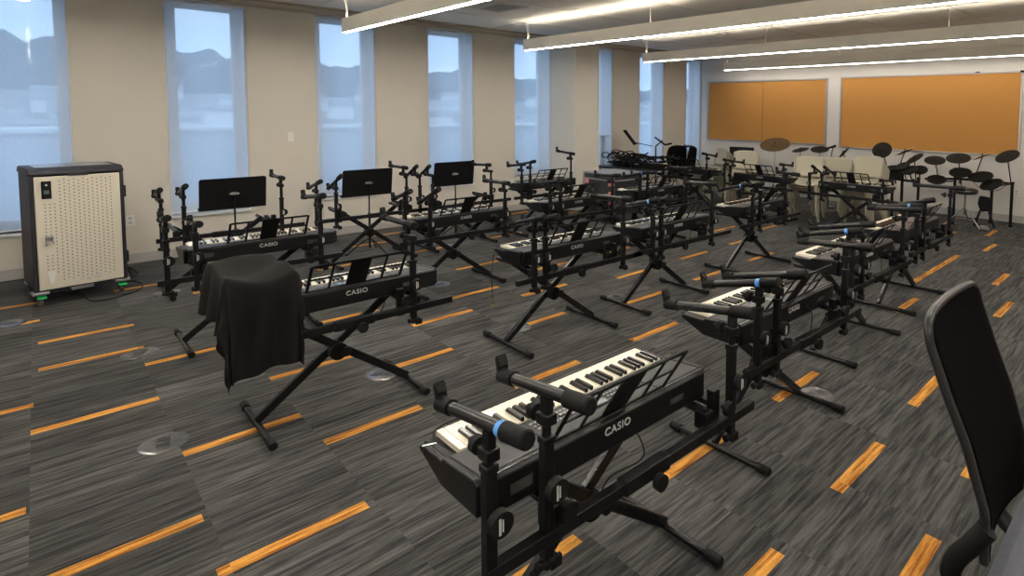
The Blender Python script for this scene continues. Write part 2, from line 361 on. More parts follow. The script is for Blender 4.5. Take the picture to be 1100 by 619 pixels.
# ------------------------------------------------------------------ back wall boards, outlets
def board(x0, x1, z0, z1, label):
    e = empty('cork_board', ((x0+x1)/2, YB, z0), 0, label, 'cork board', 'cork boards on the back wall')
    hw = (x1-x0)/2; h = z1-z0
    MB().b2((-hw+.02, -.018, .02), (hw-.02, 0, h-.02)).obj('cork_panel', cork, e, smooth=False)
    fr = MB()
    for a, b in (((-hw, -.028, 0), (hw, 0, .03)), ((-hw, -.028, h-.03), (hw, 0, h)), ((-hw, -.028, .03), (-hw+.03, 0, h-.03)), ((hw-.03, -.028, .03), (hw, 0, h-.03))): fr.b2(a, b)
    fr.obj('frame', alu, e, bevel=.003)
    return e, hw, h
c1, hw, h = board(-7.73, -4.95, 1.03, 2.30, 'smaller cork board, left of the pair on the back wall by the windows')
MB().b2((-.006, -.020, .03), (.006, -.016, h-.03)).obj('seam', mat('cork_seam', (.25, .12, .04), .9), c1, 'faint vertical seam')
c2, hw, h = board(-4.70, -1.855, 1.0, 2.31, 'longer cork board, right of the pair on the back wall')
MB().b2((hw*.55, -.03, h-.012), (hw*.55+.06, -.024, h+.004)).b2((hw*.97, -.03, h-.03), (hw*.97+.06, -.024, h+.004)).obj('clip', rubber, c2)
def outlet(name, loc, rz, label, n=2):
    e = empty(name, loc, rz, label, 'outlet' if n else 'wall plate')
    MB().b2((-.036, -.006, -.057), (.036, 0, .057)).obj('cover_plate', plate, e, bevel=.002)
    m_ = MB()
    if n:
        for zz in (-.022, .022):
            m_.b2((-.016, -.008, zz-.014), (.016, -.005, zz+.014))
    else: m_.b2((-.016, -.009, -.03), (.016, -.005, .03))
    f_ = m_.obj('socket' if n else 'rocker', plate if not n else lite, e)
    if n:
        s_ = MB()
        for zz in (-.022, .022):
            for xx in (-.006, .006): s_.b2((xx-.0012, -.0086, zz-.004), (xx+.0012, -.0078, zz+.006))
        s_.obj('slots', hole, f_)
outlet('wall_outlet', (XW, .64, .455), pi/2, 'white wall outlet right of the charging cart, low on the window wall')
outlet('wall_plate', (XW, 2.146, 1.29), pi/2, 'small white blank plate on the pier above the left music stand', 0)
outlet('wall_outlet', (-1.873, YB, .46), 0, 'white wall outlet low on the back wall behind the drum rack')

# ------------------------------------------------------------------ ceiling fittings
def pendant(lev, y, label, x0=-6.98, x1=1.6, seam=None, z=2.50, cables=()):
    e = empty('pendant_light', ((x0+x1)/2, y, z), 0, label, 'pendant light', 'long linear pendant lights')
    hl = (x1-x0)/2; hh = .155; hw = .038
    MB().b2((-hl, -hw, 0), (-hl+.004, hw, hh)).b2((hl-.004, -hw, 0), (hl, hw, hh)).b2((-hl, -hw, 0), (hl, -hw+.004, hh)).b2((-hl, hw-.004, 0), (hl, hw, hh)).obj('housing', fixt, e, smooth=False)
    MB().b2((-hl+.004, -.011, -.003), (hl-.004, .011, .004)).obj('lens', lenses[lev], e, smooth=False)
    MB().b2((-hl+.02, -hw+.012, hh-.04), (hl-.02, hw-.012, hh-.036)).obj('uplight', uplenses[lev], e, smooth=False)
    MB().b2((-hl+.01, -hw+.004, hh-.052), (hl-.01, hw-.004, hh-.045)).obj('tray', fixt, e, smooth=False)
    for cx in [-hl+.08]+[-hl+2.44*k_ for k_ in range(1, 4)]+[hl-.08]:
        q = MB().cyl((cx, 0, hh-.04), (cx, 0, ZC-z-.01), .0022, seg=6); q.cyl((cx, 0, ZC-z-.012), (cx, 0, ZC-z), .03, seg=16); q.obj('cable', fixt, e)
    pts = curve_pts([(-hl+.05, 0, hh-.02), (-hl+.055, 0, hh+.10), (-hl+.02, 0, ZC-z-.06), (-hl-.03, 0, ZC-z-.015), (-hl-.06, 0, ZC-z-.005)])
    MB().tube(pts, .007).obj('power_cord', plate, e)
pendant(0, -.03, 'long pendant light whose lit end just shows in the top left corner')
pendant(1, 2.47, 'long pendant light nearest the camera, hanging over the left windows')
pendant(2, 4.93, 'long pendant light hanging second from the camera, the longest across the photo')
pendant(3, 7.42, 'long pendant light hanging third from the camera')
pendant(4, 9.85, 'long pendant light hanging farthest away, just before the cork boards')
def vent(x, y, w, d, label, rz=0):
    e = empty('ceiling_vent', (x, y, ZC-.012), rz, label, 'ceiling vent', 'ceiling air vents')
    fr = MB()
    for a, b in (((-w, -d, 0), (w, -d+.03, .012)), ((-w, d-.03, 0), (w, d, .012)), ((-w, -d, 0), (-w+.03, d, .012)), ((w-.03, -d, 0), (w, d, .012))): fr.b2(a, b)
    fr.obj('frame', gridm, e, bevel=.002)
    s_ = MB(); n = 7
    for k_ in range(n):
        yy = -d+.04+(2*d-.08)*(k_+.5)/n
        s_.bar((-w+.03, yy, .004), (w-.03, yy, .004), .016, .003)
    s_.obj('louvre', gridm, e); MB().b2((-w+.03, -d+.03, .009), (w-.03, d-.03, .011)).obj('backing', hole, e)
vent(-6.2, 4.0, .3, .2, 'square ceiling air vent above the middle windows')
vent(-5.75, 7.7, .3, .2, 'ceiling air vent between the third and fourth pendant lights')
vent(-1.95, 7.1, .3, .12, 'slim ceiling air vent near the right edge of the photo')
def spr(x, y, label):
    e = empty('sprinkler_head', (x, y, ZC-.008), 0, label, 'sprinkler', 'ceiling sprinkler covers')
    MB().lathe([(0, -.004), (.03, -.003), (.042, .002), (.042, .008), (0, .008)]).obj('cover_plate', plate, e)
spr(-5.59, 4.72, 'small round sprinkler cover on the ceiling by the second pendant light')
spr(-2.9, 6.2, 'small round sprinkler cover on the ceiling left of the slim vent')
spr(-5.1, 6.9, 'small round sprinkler cover on the ceiling between the second and third pendant lights')

# ------------------------------------------------------------------ floor outlet covers
FD = [(-3.54, .37, 'in front, left of the covered keyboard stand'), (-3.54, 1.42, 'by the right foot of the nearest middle-column stand'), (-3.6, 2.46, 'beside the second middle-column stand'), (-3.58, 3.5, 'beside the third middle-column stand'),
 (-4.97, .42, 'left of the black draped cloth'), (-6.33, -.2, 'on the floor in front of the charging cart'), (-5.02, 2.56, 'behind the nearest middle-column keyboard'), (-6.45, .74, 'under the left window-side stand'), (-6.41, 3.38, 'below the right music stand'), (-1.5, 3.1, 'beside the second right-column stand'), (-2.75, 4.62, 'between the middle and right columns')]
disc = mat('scuffed_clear_cover', (.12, .12, .12), .22, metal=.35, var=.35, vscale=25)
for x, y, l in FD:
    e = empty('floor_outlet', (x, y, 0), random.uniform(0, 3), 'round grey floor outlet cover ' + l, 'floor outlet', 'round floor outlet covers')
    MB().lathe([(0, .005), (.075, .005), (.092, .004), (.1, .001), (.1, 0)], 32).obj('cover', disc, e)
    MB().b2((-.055, -.03, .0045), (-.005, .03, .0065)).b2((.005, -.03, .0045), (.055, .03, .0065)).obj('flap', panelm, e, bevel=.001)

# ------------------------------------------------------------------ keyboard stand
G_ST = 'two-tier keyboard stands'
RX = .265
def knob(mb, x, y, z, r=.032, d=.022):
    mb.cyl((x, y, z), (x+d, y, z), r, seg=18); mb.cyl((x-.02, y, z), (x, y, z), .009)
def stand(name, xc, yc, rz, label, posts, arms, rail=(-.56, .60), tape=None, detail=True, kbarms=True):
    e = empty(name, (xc, yc, 0), rz, label, 'keyboard stand', G_ST)
    for s in (-1, 1):
        y = s*.385
        fo = MB().cyl((-.25, y, .024), (.25, y, .024), .0155).obj('foot', blackt, e)
        for q in (-1, 1): MB().cyl((q*.225, y, .024), (q*.285, y, .024), .0205).cyl((q*.285, y, .024), (q*.29, y, .024), .0205, .017).obj('end_cap', rubber, fo)
    for s in (-1, 1):
        MB().bar((s*.018, s*.385, .035), (s*.018, -s*.34, .585), .028, .042).obj('leg', blackt, e, bevel=.004)
    pv = MB().cyl((-.045, 0, .3), (.04, 0, .3), .048, seg=24).obj('pivot', black, e, bevel=.003)
    kb = MB(); knob(kb, .05, .03, .3, .026); kb.obj('knob', rubber, pv)
    for s in (-1, 1):
        y = s*.34
        MB().cyl((-.19, y, .582), (.25, y, .582), .0155).obj('support_arm', blackt, e)
    r_ = MB().bar((RX, rail[0], .525), (RX, rail[1], .525), .032, .036); r_.bar((RX, -.1, .525), (RX, .1, .525), .042, .046)
    ro = r_.obj('rail', black, e, bevel=.003)
    kb = MB(); knob(kb, RX+.03, .03, .50, .026)
    kb.obj('knob', rubber, ro)
    for s in (-1, 1): MB().box((RX-.03, s*.34, .555), (.05, .05, .06)).obj('clamp', black, e, bevel=.004)
    if kbarms:
        for y in (posts[0]+.17 if len(posts) == 1 else (posts[1]+.04), posts[-1]-.06):
            b_ = MB().box((RX-.035, y, .565), (.034, .036, .15)).bar((RX-.035, y, .585), (-.02, y, .588), .026, .020)
            b_.box((-.02, y, .592), (.03, .03, .02))
            bo = b_.obj('bracket', black, e, bevel=.003)
            kb = MB(); knob(kb, RX+.018, y+.01, .585, .027); kb.obj('knob', rubber, bo)
    for i, y in enumerate(posts):
        a = arms[min(i, len(arms)-1)]; za = a[1]+(a[3]-a[1])*.72 if a else .8
        zt = za-.055
        zo = min(.79, zt-.03)
        po = MB().box((RX, y, (.47+zo)/2), (.030, .030, zo-.47)).box((RX, y, zo), (.036, .036, .02)).obj('post', black, e, bevel=.003)
        MB().cyl((RX, y, zo), (RX, y, max(zt, zo+.02)), .0125).obj('inner_tube', blackt, po)
        kk = MB(); knob(kk, RX+.022, y+.008, .665, .031, .024)
        kk.obj('knob', rubber, po); kk = MB()
        kk.cyl((RX, y-.03, .455), (RX, y+.03, .455), .013).cyl((RX, y, .44), (RX, y, .48), .012).box((RX, y+.03, .44), (.012, .035, .03))
        kk.obj('wing_clamp', rubber, po)
        if detail: MB().b2((RX+.0465, y-.003, .645), (RX+.0475, y+.003, .685)).b2((RX+.0465, y+.006, .650), (RX+.0475, y+.010, .68)).obj('mark', lite, po)
    for i, a in enumerate(arms):
        if not a: continue
        x0, z0, x1, z1 = a[:4]; y = posts[min(i, len(posts)-1)]+(a[4] if len(a) > 4 else .0)
        P = Vector((x0, y, z0)); Q = Vector((x1, y, z1)); d = (Q-P).normalized(); up = d.cross(Vector((0, 1, 0))); up = up if up.z > 0 else -up
        ar = MB().cyl(P+d*.05, Q-d*.06, .0165, seg=16).obj('tier_arm', blackt, e)
        MB().cyl(Q-d*.085, Q, .0225, seg=18).cyl(Q, Q+d*.004, .0225, .018, seg=18).obj('end_cap', rubber, ar)
        hk = MB().cyl(P, P+d*.06, .021, seg=16).cyl(P-d*.004, P, .014, .021, seg=16)
        hk.bar(P+d*.006, P+d*.0-up*-.052, .030, .013).bar(P+d*.012+up*.03, P-d*.002+up*.055, .026, .011)
        hk.obj('hook', rubber, ar)
        if tape is not None and i in tape: MB().cyl(Q-d*.108, Q-d*.084, .0185, seg=18).obj('tape', blue, ar, 'blue tape band')
        # saddle from arm down to the post
        m_ = P+(Q-P)*.72
        px_ = RX; t_ = (RX-P.x)/(Q.x-P.x) if abs(Q.x-P.x) > .05 else .7
        t_ = min(max(t_, .45), .8); m_ = P+(Q-P)*t_
        sd = MB().bar(m_-up*.012, Vector((m_.x, posts[min(i, len(posts)-1)], m_.z-.075)), .022, .032)
        sd.box(((m_.x+RX)/2, posts[min(i, len(posts)-1)], m_.z-.072), (abs(RX-m_.x)+.045, .036, .03))
        sd.obj('saddle', black, ar, bevel=.003)
        kk = MB(); knob(kk, m_.x-.06, posts[min(i, len(posts)-1)], m_.z-.072, .022, .02); kk.obj('knob', rubber, ar)
    return e

# ------------------------------------------------------------------ keyboard
G_KB = 'black electronic keyboards on the stands'
KL, KD = .945, .345
def keyboard(xc, yc, rz, label, lod=0, zb=.602, cord=None, phone=False):
    e = empty('electronic_keyboard', (xc, yc, zb), rz, label, 'keyboard', G_KB)
    hl = KL/2; xf, xb = -KD/2, KD/2
    # body: bottom shell with sloping underside towards the player; thin lip in front
    prof = [(xb, 0), (xb-.012, -.002), (-.03, .0), (xf+.05, .030), (xf, .052), (xf, .064), (xf+.012, .070), (xf+.145, .070), (xf+.150, .082), (xb-.02, .098), (xb, .090)]
    b = MB().prism(prof, 'y', -hl+.02, hl-.02)
    for s in (-1, 1):                     # end blocks, rounded corners in plan
        p2 = [(xb-.015, .004), (-.03, .004), (xf+.07, .034), (xf+.014, .055), (xf+.014, .066), (xf+.03, .072), (xf+.145, .074), (xf+.150, .084), (xb-.03, .098), (xb-.015, .088)]
        b.prism(p2, 'y', s*(hl-.02), s*hl) if s > 0 else b.prism(p2, 'y', -hl, -hl+.02)
    b.obj('body', plast, e, bevel=.004)
    # control panel with speaker grilles
    pz = lambda x: .082+(x-(xf+.150))/(xb-.02-(xf+.150))*.016
    p = MB(); x0, x1 = xf+.156, xb-.03
    for a, c, m_, nm in ((-hl+.025, -hl+.24, panelm, 'speaker_grille'), (hl-.24, hl-.025, panelm, 'speaker_grille'), (-.225, .225, panelm, 'control_panel')):
        q = MB().prism([(x0, pz(x0)-.002), (x1, pz(x1)-.002), (x1, pz(x1)+.0015), (x0, pz(x0)+.0015)], 'y', a, c)
        q.obj(nm, m_, e)
    if lod < 2:
        MB().prism([(x0+.06, pz(x0+.06)+.001), (x0+.115, pz(x0+.115)+.001), (x0+.115, pz(x0+.115)+.003), (x0+.06, pz(x0+.06)+.003)], 'y', -.055, .055).obj('display', lcd, e)
        for s in (-1, 1):
          q = MB()
          for k_ in range(9):
            for j_ in range(3):
                if 1:
                    yy = s*(.075+k_*.016); xx = x0+.03+j_*.022
                    q.box((xx, yy, pz(xx)+.003), (.008, .010, .004))
          q.obj('button_block', btn, e)
        q = MB(); ring = [(x1+.012, -hl+.012), (x1+.012, hl-.012)]
        q.b2((x1+.014, -hl+.02, .0975), (x1+.0155, hl-.02, .0995)); q.obj('edge_highlight', dsteel, e)
    # keys: low notes at +y
    kw = (KL-.095)/36; y0 = hl-.04
    kx0, kx1 = xf+.010, xf+.148
    mbw = MB(); mbb = MB(); split = lod == 0
    for k_ in range(36):
        ya = y0-k_*kw; yb_ = ya-kw
        m_ = MB() if split else mbw
        m_.b2((kx0, yb_+.0006, .066), (kx1, ya-.0006, .086))
        if split: m_.obj('white_key', ivory, e, bevel=.0015)
        if k_ % 7 in (0, 1, 3, 4, 5) and k_ < 35:
            m_ = MB() if split else mbb
            m_.prism([(kx0+.047, .084), (kx1, .084), (kx1, .098), (kx0+.056, .098)], 'y', yb_-.0055, yb_+.0055)
            if split: m_.obj('black_key', bkey, e, bevel=.001)
    if not split:
        mbw.obj('white_keys', ivory, e); mbb.obj('black_keys', bkey, e)
    # music rest (leaning back grid with solid centre)
    Mr = Matrix.Translation((xb-.026, .012, .096)) @ Matrix.Rotation(radians(33), 4, 'Y')
    r = MB(); w2, h_ = .245, .192
    def rb(y_a, z_a, y_b, z_b, t=.010): r.bar((0, y_a, z_a), (0, y_b, z_b), .006 if False else t, .007)
    def fb(ya, yb2, za, zb2): r.b2((-.003, ya, za), (.003, yb2, zb2))
    fb(-w2+.008, w2-.008, h_-.015, h_); fb(-w2+.008, w2-.008, 0, .012)
    fb(-w2+.004, w2-.004, .086, .096)
    for ya in (-w2+.006, w2-.006): r.bar((0, ya-.008*(1 if ya > 0 else -1), 0), (0, ya, h_-.008), .007, .012) if False else r.prism([(ya-.0075, 0), (ya+.0075, 0), (ya+.0075, h_-.006), (ya-.0075, h_-.006)], 'x', -.003, .003)
    for ya in (-.135, .135): fb(ya-.0065, ya+.0065, 0, h_-.004)
    fb(-.052, .052, 0, h_-.002)
    r.all(Mr); r.obj('music_rest', black, e, bevel=.0015)
    txt('CASIO', .034, Matrix.Translation((xb+.0008, 0.01, .060)) @ Matrix.Rotation(pi/2, 4, 'Z') @ Matrix.Rotation(pi/2, 4, 'X'), lite, e, sx=1.05)
    if lod < 2:
        MB().b2((xb-.001, -hl+.09, .03), (xb+.001, -hl+.16, .06)).obj('jack_panel', hole, e)
        MB().b2((xb-.001, .26, .035), (xb+.001, .33, .055)).obj('jack_panel', hole, e)
    if cord:
        MB().tube(curve_pts(cord, 7), .0028, 6).obj('power_cord', rubber, e)
    if phone:
        MB().tube(curve_pts([(xf+.08, -hl+.02, .09), (xf+.02, -hl+.05, .095), (xf+.02, -hl+.16, .09), (xb-.1, -.30, .11), (xb+.02, -.29, .04), (xb+.03, -.31, -.05), (xb-.03, -.25, -.1)], 8), .0024, 6).obj('headphone_cable', rubber, e)
        MB().cyl((xf+.062, -hl-.012, .088), (xf+.08, -hl+.02, .091), .0035).obj('plug', chrome, e)
    return e

cord_a = [(.174, -.24, .05), (.19, -.26, -.02), (.2, -.24, -.08), (.20, -.12, -.12), (.17, -.02, -.09), (.20, .1, -.06), (.12, .12, .02)]
cord_b = [(.174, .14, .05), (.2, .15, 0), (.21, .1, -.09), (.19, .0, -.12), (.1, -.05, -.12)]
cord_c = [(.174, .26, .05), (.2, .25, .0), (.2, .27, -.1), (.16, .3, -.06), (.1, .3, -.02)]
DEF = (0.0, .85, .38, .94)
# name, xc, yc, rz, key y-centre offset, posts, arms, tape, lod, cord
U = [
 ('R1', -1.43, 1.26, 0, -.055, (-.545, -.375, .46), [(.03, .862, .42, .922), (.06, .893, .435, .940), (-.05, .872, .35, .934)], (0,), 0, cord_a),
 ('R2', -1.58, 2.61, 0, -.03, (-.47, -.31, .40), [(-.03, .834, .36, .927), (-.03, .84, .40, .937), (-.015, .907, .41, .938)], (0,), 0, cord_b),
 ('R3', -1.76, 3.97, 0, -.0, (-.45, -.30, .43), [(-.09, .827, .32, .918), (-.10, .849, .34, .94), (.0, .92, .385, .948)], (0,), 1, cord_b),
 ('R4', -1.82, 5.26, 0, -.0, (-.38, -.21, .50), [(-.11, .857, .30, .91), (-.02, .853, .34, .944), (-.06, .97, .38, .975)], (0,), 1, cord_c),
 ('M1', -3.37, 1.11, 0, .035, (-.49, -.32, .32), [(-.06, .80, .27, .815), (-.06, .80, .27, .815), (-.13, .99, .29, .995)], None, 0, cord_b),
 ('M2', -3.345, 2.59, 0, .07, (-.35, -.26, .475), [(-.01, .855, .38, .955), (.02, .86, .40, .95), (-.09, .966, .35, .982)], None, 0, cord_c),
 ('M3', -3.345, 3.74, 0, .06, (-.34, -.24, .45), [(-.10, .84, .32, .94), (-.08, .85, .33, .94), (-.05, .976, .315, 1.0)], (0,), 1, cord_b),
 ('M4', -3.37, 5.26, 0, .02, (-.36, -.22, .28), [(-.15, .828, .22, .927), (-.1, .85, .3, .93), (.15, 1.0, .42, .99)], (0,), 1, cord_c),
 ('W1', -4.915, 1.03, 0, .08, (-.49, -.34, .41), [(.06, .90, .36, .95), (.1, .86, .42, .90), (-.12, .94, .35, 1.0)], None, 1, cord_c),
 ('W2', -4.915, 2.64, 0, .03, (-.56, -.34, .405), [(.05, .877, .38, .978), (.06, .82, .43, .98), (-.10, .944, .33, .956)], None, 1, cord_c),
 ('W3', -4.915, 4.03, 0, -.02, (-.45, -.32, .42), [(.0, .87, .40, .94), (.0, .86, .40, .93), (-.02, .90, .38, .93)], None, 1, cord_c),
 ('W4', -4.915, 5.35, 0, .0, (-.45, -.32, .42), [(.0, .85, .40, .94), (.0, .86, .40, .93), (-.02, .90, .38, .93)], (0,), 2, cord_c),
 ('B1', -3.25, 7.72, -pi/2, .0, (-.56, -.38, .45), [(-.15, .755, .20, .90), (-.15, .76, .20, .90), (-.05, .76, .36, .80)], None, 1, None),
 ('B2', -4.68, 7.74, -pi/2, .0, (-.58, -.47, .45), [(-.0, .86, .30, .90), (-.10, .835, .28, .885), (.0, .86, .36, .90)], None, 2, None),
 ('B3', -6.10, 7.80, -pi/2, .0, (-.50, -.36, .44), [(-.0, .83, .36, .85), (-.0, .82, .36, .87), (.0, .91, .38, .975)], None, 2, None),
 ('V1', -6.40, 1.13, 0, None, (-.44, -.29, .44), [(-.12, .86, .25, .95), (.0, .88, .40, .985), (-.05, .986, .33, .987)], None, 1, None),
 ('V2', -6.40, 2.47, 0, None, (-.60, -.42, .30), [(.03, .84, .40, .94), (.05, .822, .42, .983), (-.15, .998, .27, 1.002)], None, 1, None),
 ('V3', -6.40, 3.50, 0, None, (-.58, -.43, .32), [(-.1, .86, .20, 1.01), (-.1, .85, .20, 1.0), (-.15, .95, .25, .97)], None, 1, None),
 ('V4', -6.40, 4.72, 0, .05, (-.45, -.32, .36), [(-.05, .911, .33, .957), (-.02, .92, .37, .99), (-.05, 1.075, .33, 1.05)], None, 2, None),
]
LS = {'R1': 'black two-tier keyboard stand nearest the camera, rails close in the foreground',
 'R2': 'black two-tier keyboard stand second from the camera in the right-hand column',
 'R3': 'black two-tier keyboard stand third from the camera in the right-hand column',
 'R4': 'black two-tier keyboard stand farthest away in the right-hand column, before the drums',
 'M1': 'black keyboard stand with a black cloth hung over its left arms',
 'M2': 'black keyboard stand second in the middle column, a gold plug hanging at its left',
 'M3': 'black keyboard stand third in the middle column, with blue tape on its left arm',
 'M4': 'black keyboard stand fourth and last in the middle column, before the stacked cream chairs',
 'W1': 'black keyboard stand in front of the left music stand',
 'W2': 'black keyboard stand in front of the right music stand',
 'W3': 'black keyboard stand third from left in its row, left of the road case',
 'W4': 'black keyboard stand in front of the road case, last of its row',
 'B1': 'black keyboard stand crosswise at the back, right of three, before the cream chair backs',
 'B2': 'black keyboard stand crosswise at the back, middle of three, below the bronze cymbal',
 'B3': 'black keyboard stand crosswise at the back, left of three, near the far corner',
 'V1': 'empty black keyboard stand along the windows, behind the left music stand',
 'V2': 'empty black keyboard stand along the windows, with the middle music stand',
 'V3': 'empty black keyboard stand along the windows, with the right music stand',
 'V4': 'black keyboard stand along the windows just before the wall column'}
LK = {'R1': 'black keyboard nearest the camera with long cream keys and a music rest',
 'R2': 'black keyboard second from the camera in the right-hand column',
 'R3': 'black keyboard third from the camera in the right-hand column',
 'R4': 'black keyboard farthest away in the right-hand column, nearest the drum throne',
 'M1': 'black keyboard whose left end lies under the black cloth',
 'M2': 'black keyboard second in the middle column, above the hanging gold plug',
 'M3': 'black keyboard third in the middle column, behind the arm with blue tape',
 'M4': 'black keyboard last in the middle column, before the stacked cream chairs',
 'W1': 'black keyboard in front of the left music stand by the windows',
 'W2': 'black keyboard in front of the right music stand by the windows',
 'W3': 'black keyboard third from left in its row, left of the road case',
 'W4': 'black keyboard on the stand in front of the road case',
 'B1': 'black keyboard crosswise at the back, before the cream chair backs',
 'B2': 'black keyboard crosswise at the back below the bronze cymbal',
 'B3': 'black keyboard crosswise at the back near the far corner window',
 'V4': 'black keyboard along the windows just before the wall column'}
for nm, xc, yc, rz, ko, posts, arms, tape, lod, cord in U:
    rl = {'V1': (-.48, .63), 'M1': (-.56, .55), 'M2': (-.49, .67), 'M3': (-.57, .74), 'W2': (-.60, .59), 'W1': (-.54, .56), 'V2': (-.62, .60), 'R4': (-.5, .6), 'B1': (-.72, .7), 'V3': (-.62, .6)}.get(nm, (-.56, .60))
    stand('keyboard_stand', xc, yc, rz, LS[nm], posts, arms, rail=rl, tape=tape, detail=lod < 2)
    if ko is not None:
        kx = xc+.02; ky = yc+ko
        if rz: kx, ky = xc+ko, yc-.02
        keyboard(kx, ky, rz, LK[nm], lod, cord=cord, phone=nm == 'R1')
# cable with a plug hanging from the second middle-column keyboard
e = empty('headphone_extension', (-3.40, 2.12, 0), 0, 'thin black cable with a gold plug hanging left of the second middle-column keyboard', 'cable')
MB().tube(curve_pts([(.02, .30, .69), (-.02, .1, .70), (0, .02, .66), (0, 0, .5), (.004, .002, .34)]), .0022, 6).obj('cord', rubber, e)
MB().cyl((.004, .002, .34), (.004, .002, .30), .006).sph((.004, .002, .30), (.008, .008, .008)).obj('plug', gold, e)

# ------------------------------------------------------------------ draped cloth over the left arms of the middle stand
def drape():
    x0, x1, y0, y1 = -3.44, -3.050, .56, .825
    zt = .876
    e = MB(); nu, nv = 70, 70
    A0, A1 = -.10, .30+.49           # along x (cloth coords from x0)
    B0, B1 = -.24, .265+.09           # along y
    LX, LY = x1-x0, y1-y0
    A1 = LX+.46
    g_ = []
    for i in range(nu+1):
        row = []
        a = A0+(A1-A0)*i/nu
        for j in range(nv+1):
            b = B0+(B1-B0)*j/nv
            cx = min(max(a, 0), LX); cy = min(max(b, 0), LY)
            dx = a-cx; dy = b-cy; L_ = math.hypot(dx, dy)
            z = zt
            ex = ey = 0
            if L_ > 0:
                ux, uy = dx/L_, dy/L_
                soft = .015*(1-math.exp(-L_/.02))
                fold = .016*sin(b*46+a*4)*min(1, L_/.25)*(abs(ux)) + .028*sin(a*34+1)*min(1, L_/.25)*abs(uy)
                ex = ux*(soft+.02*L_/.3+fold); ey = uy*(soft+.015*L_/.3+fold)
                if dx and dy:
                    ex += ux*.05*min(1, L_/.2)*abs(sin(2*math.atan2(dy, dx))); ey += uy*.03*min(1, L_/.2)*abs(sin(2*math.atan2(dy, dx)))
                z = zt-L_+soft*.6+.012*sin(a*20+b*13)*min(1, L_/.3)
                z -= .05*max(0, dy/LY)*0
            sag = 0
            tb = cy/LY; ta = cx/LX
            sag = .035*sin(pi*tb)*(.25+ta*1.1) - .018*math.exp(-((ta-.1)/.2)**2)*sin(pi*tb)
            z -= sag*(1 if L_ == 0 else max(0, 1-L_*2.2)); z += .012*sin(7*ta+3*tb)*(1-min(1, L_*4))
            if dx > 0: ex += -.03*sin(pi*tb)*min(1, dx/.3)
            row.append(e.b.verts.new((x0+cx+ex, y0+cy+ey, max(z, .12))))
        g_.append(row)
    for i in range(nu):
        for j in range(nv): e.b.faces.new((g_[i][j], g_[i+1][j], g_[i+1][j+1], g_[i][j+1]))
    o = e.obj('draped_cloth', clothm, None, solid=.004)
    m_ = o.modifiers.new('sub', 'SUBSURF'); m_.levels = m_.render_levels = 1
    tag(o, 'black cloth draped over the left arms of a keyboard stand', 'cloth')
drape()

# ------------------------------------------------------------------ music stands
def music_stand(x, y, label, tilt=8, zc=.805, rz=0, desk=.275, base=True):
    e = empty('music_stand', (x, y, 0), rz, label, 'music stand', 'black music stands by the windows')
    Mt = Matrix.Translation((.02, 0, zc)) @ Matrix.Rotation(radians(tilt), 4, 'Y')
    d = MB(); w, h = desk, .155; c = .015
    d.prism([(-w, -h), (w, -h), (w, h-c), (w-c, h), (-w+c, h), (-w, h-c)], 'x', -.002, .001)
    d.b2((-.06, -w, -h-.001), (.001, w, -h+.002)).b2((-.06, -w, -h), (-.058, w, -h+.015)); d.all(Mt)
    d.obj('desk', black, e)
    cl = MB().box((.018, 0, 0), (.03, .05, .022)).cyl((.03, -.04, .0), (.03, .04, .0), .008); cl.all(Mt); cl.obj('clutch', dsteel, e, 'small metal clutch')
    MB().cyl((.045, 0, .40), (.045, 0, zc-.02), .008).obj('inner_tube', blackt, e)
    MB().cyl((.045, 0, .06), (.045, 0, .45), .0125).cyl((.045, 0, .42), (.045, 0, .46), .017).obj('pole', black, e)
    for k_ in range(3):
        a = 2*pi*k_/3+.4
        MB().tube(curve_pts([(.045, 0, .17), (.045+.1*cos(a), .1*sin(a), .12), (.045+.24*cos(a), .24*sin(a), .012)], 4), .008).cyl((.045+.235*cos(a), .235*sin(a), .016), (.045+.265*cos(a), .265*sin(a), .014), .012).obj('leg', black, e)
    return e
music_stand(-6.735, 1.31, 'black music stand, leftmost of the three before the windows')
music_stand(-6.735, 2.585, 'black music stand, middle of the three before the windows')
music_stand(-6.735, 3.65, 'black music stand, rightmost of the three before the windows', zc=.83)

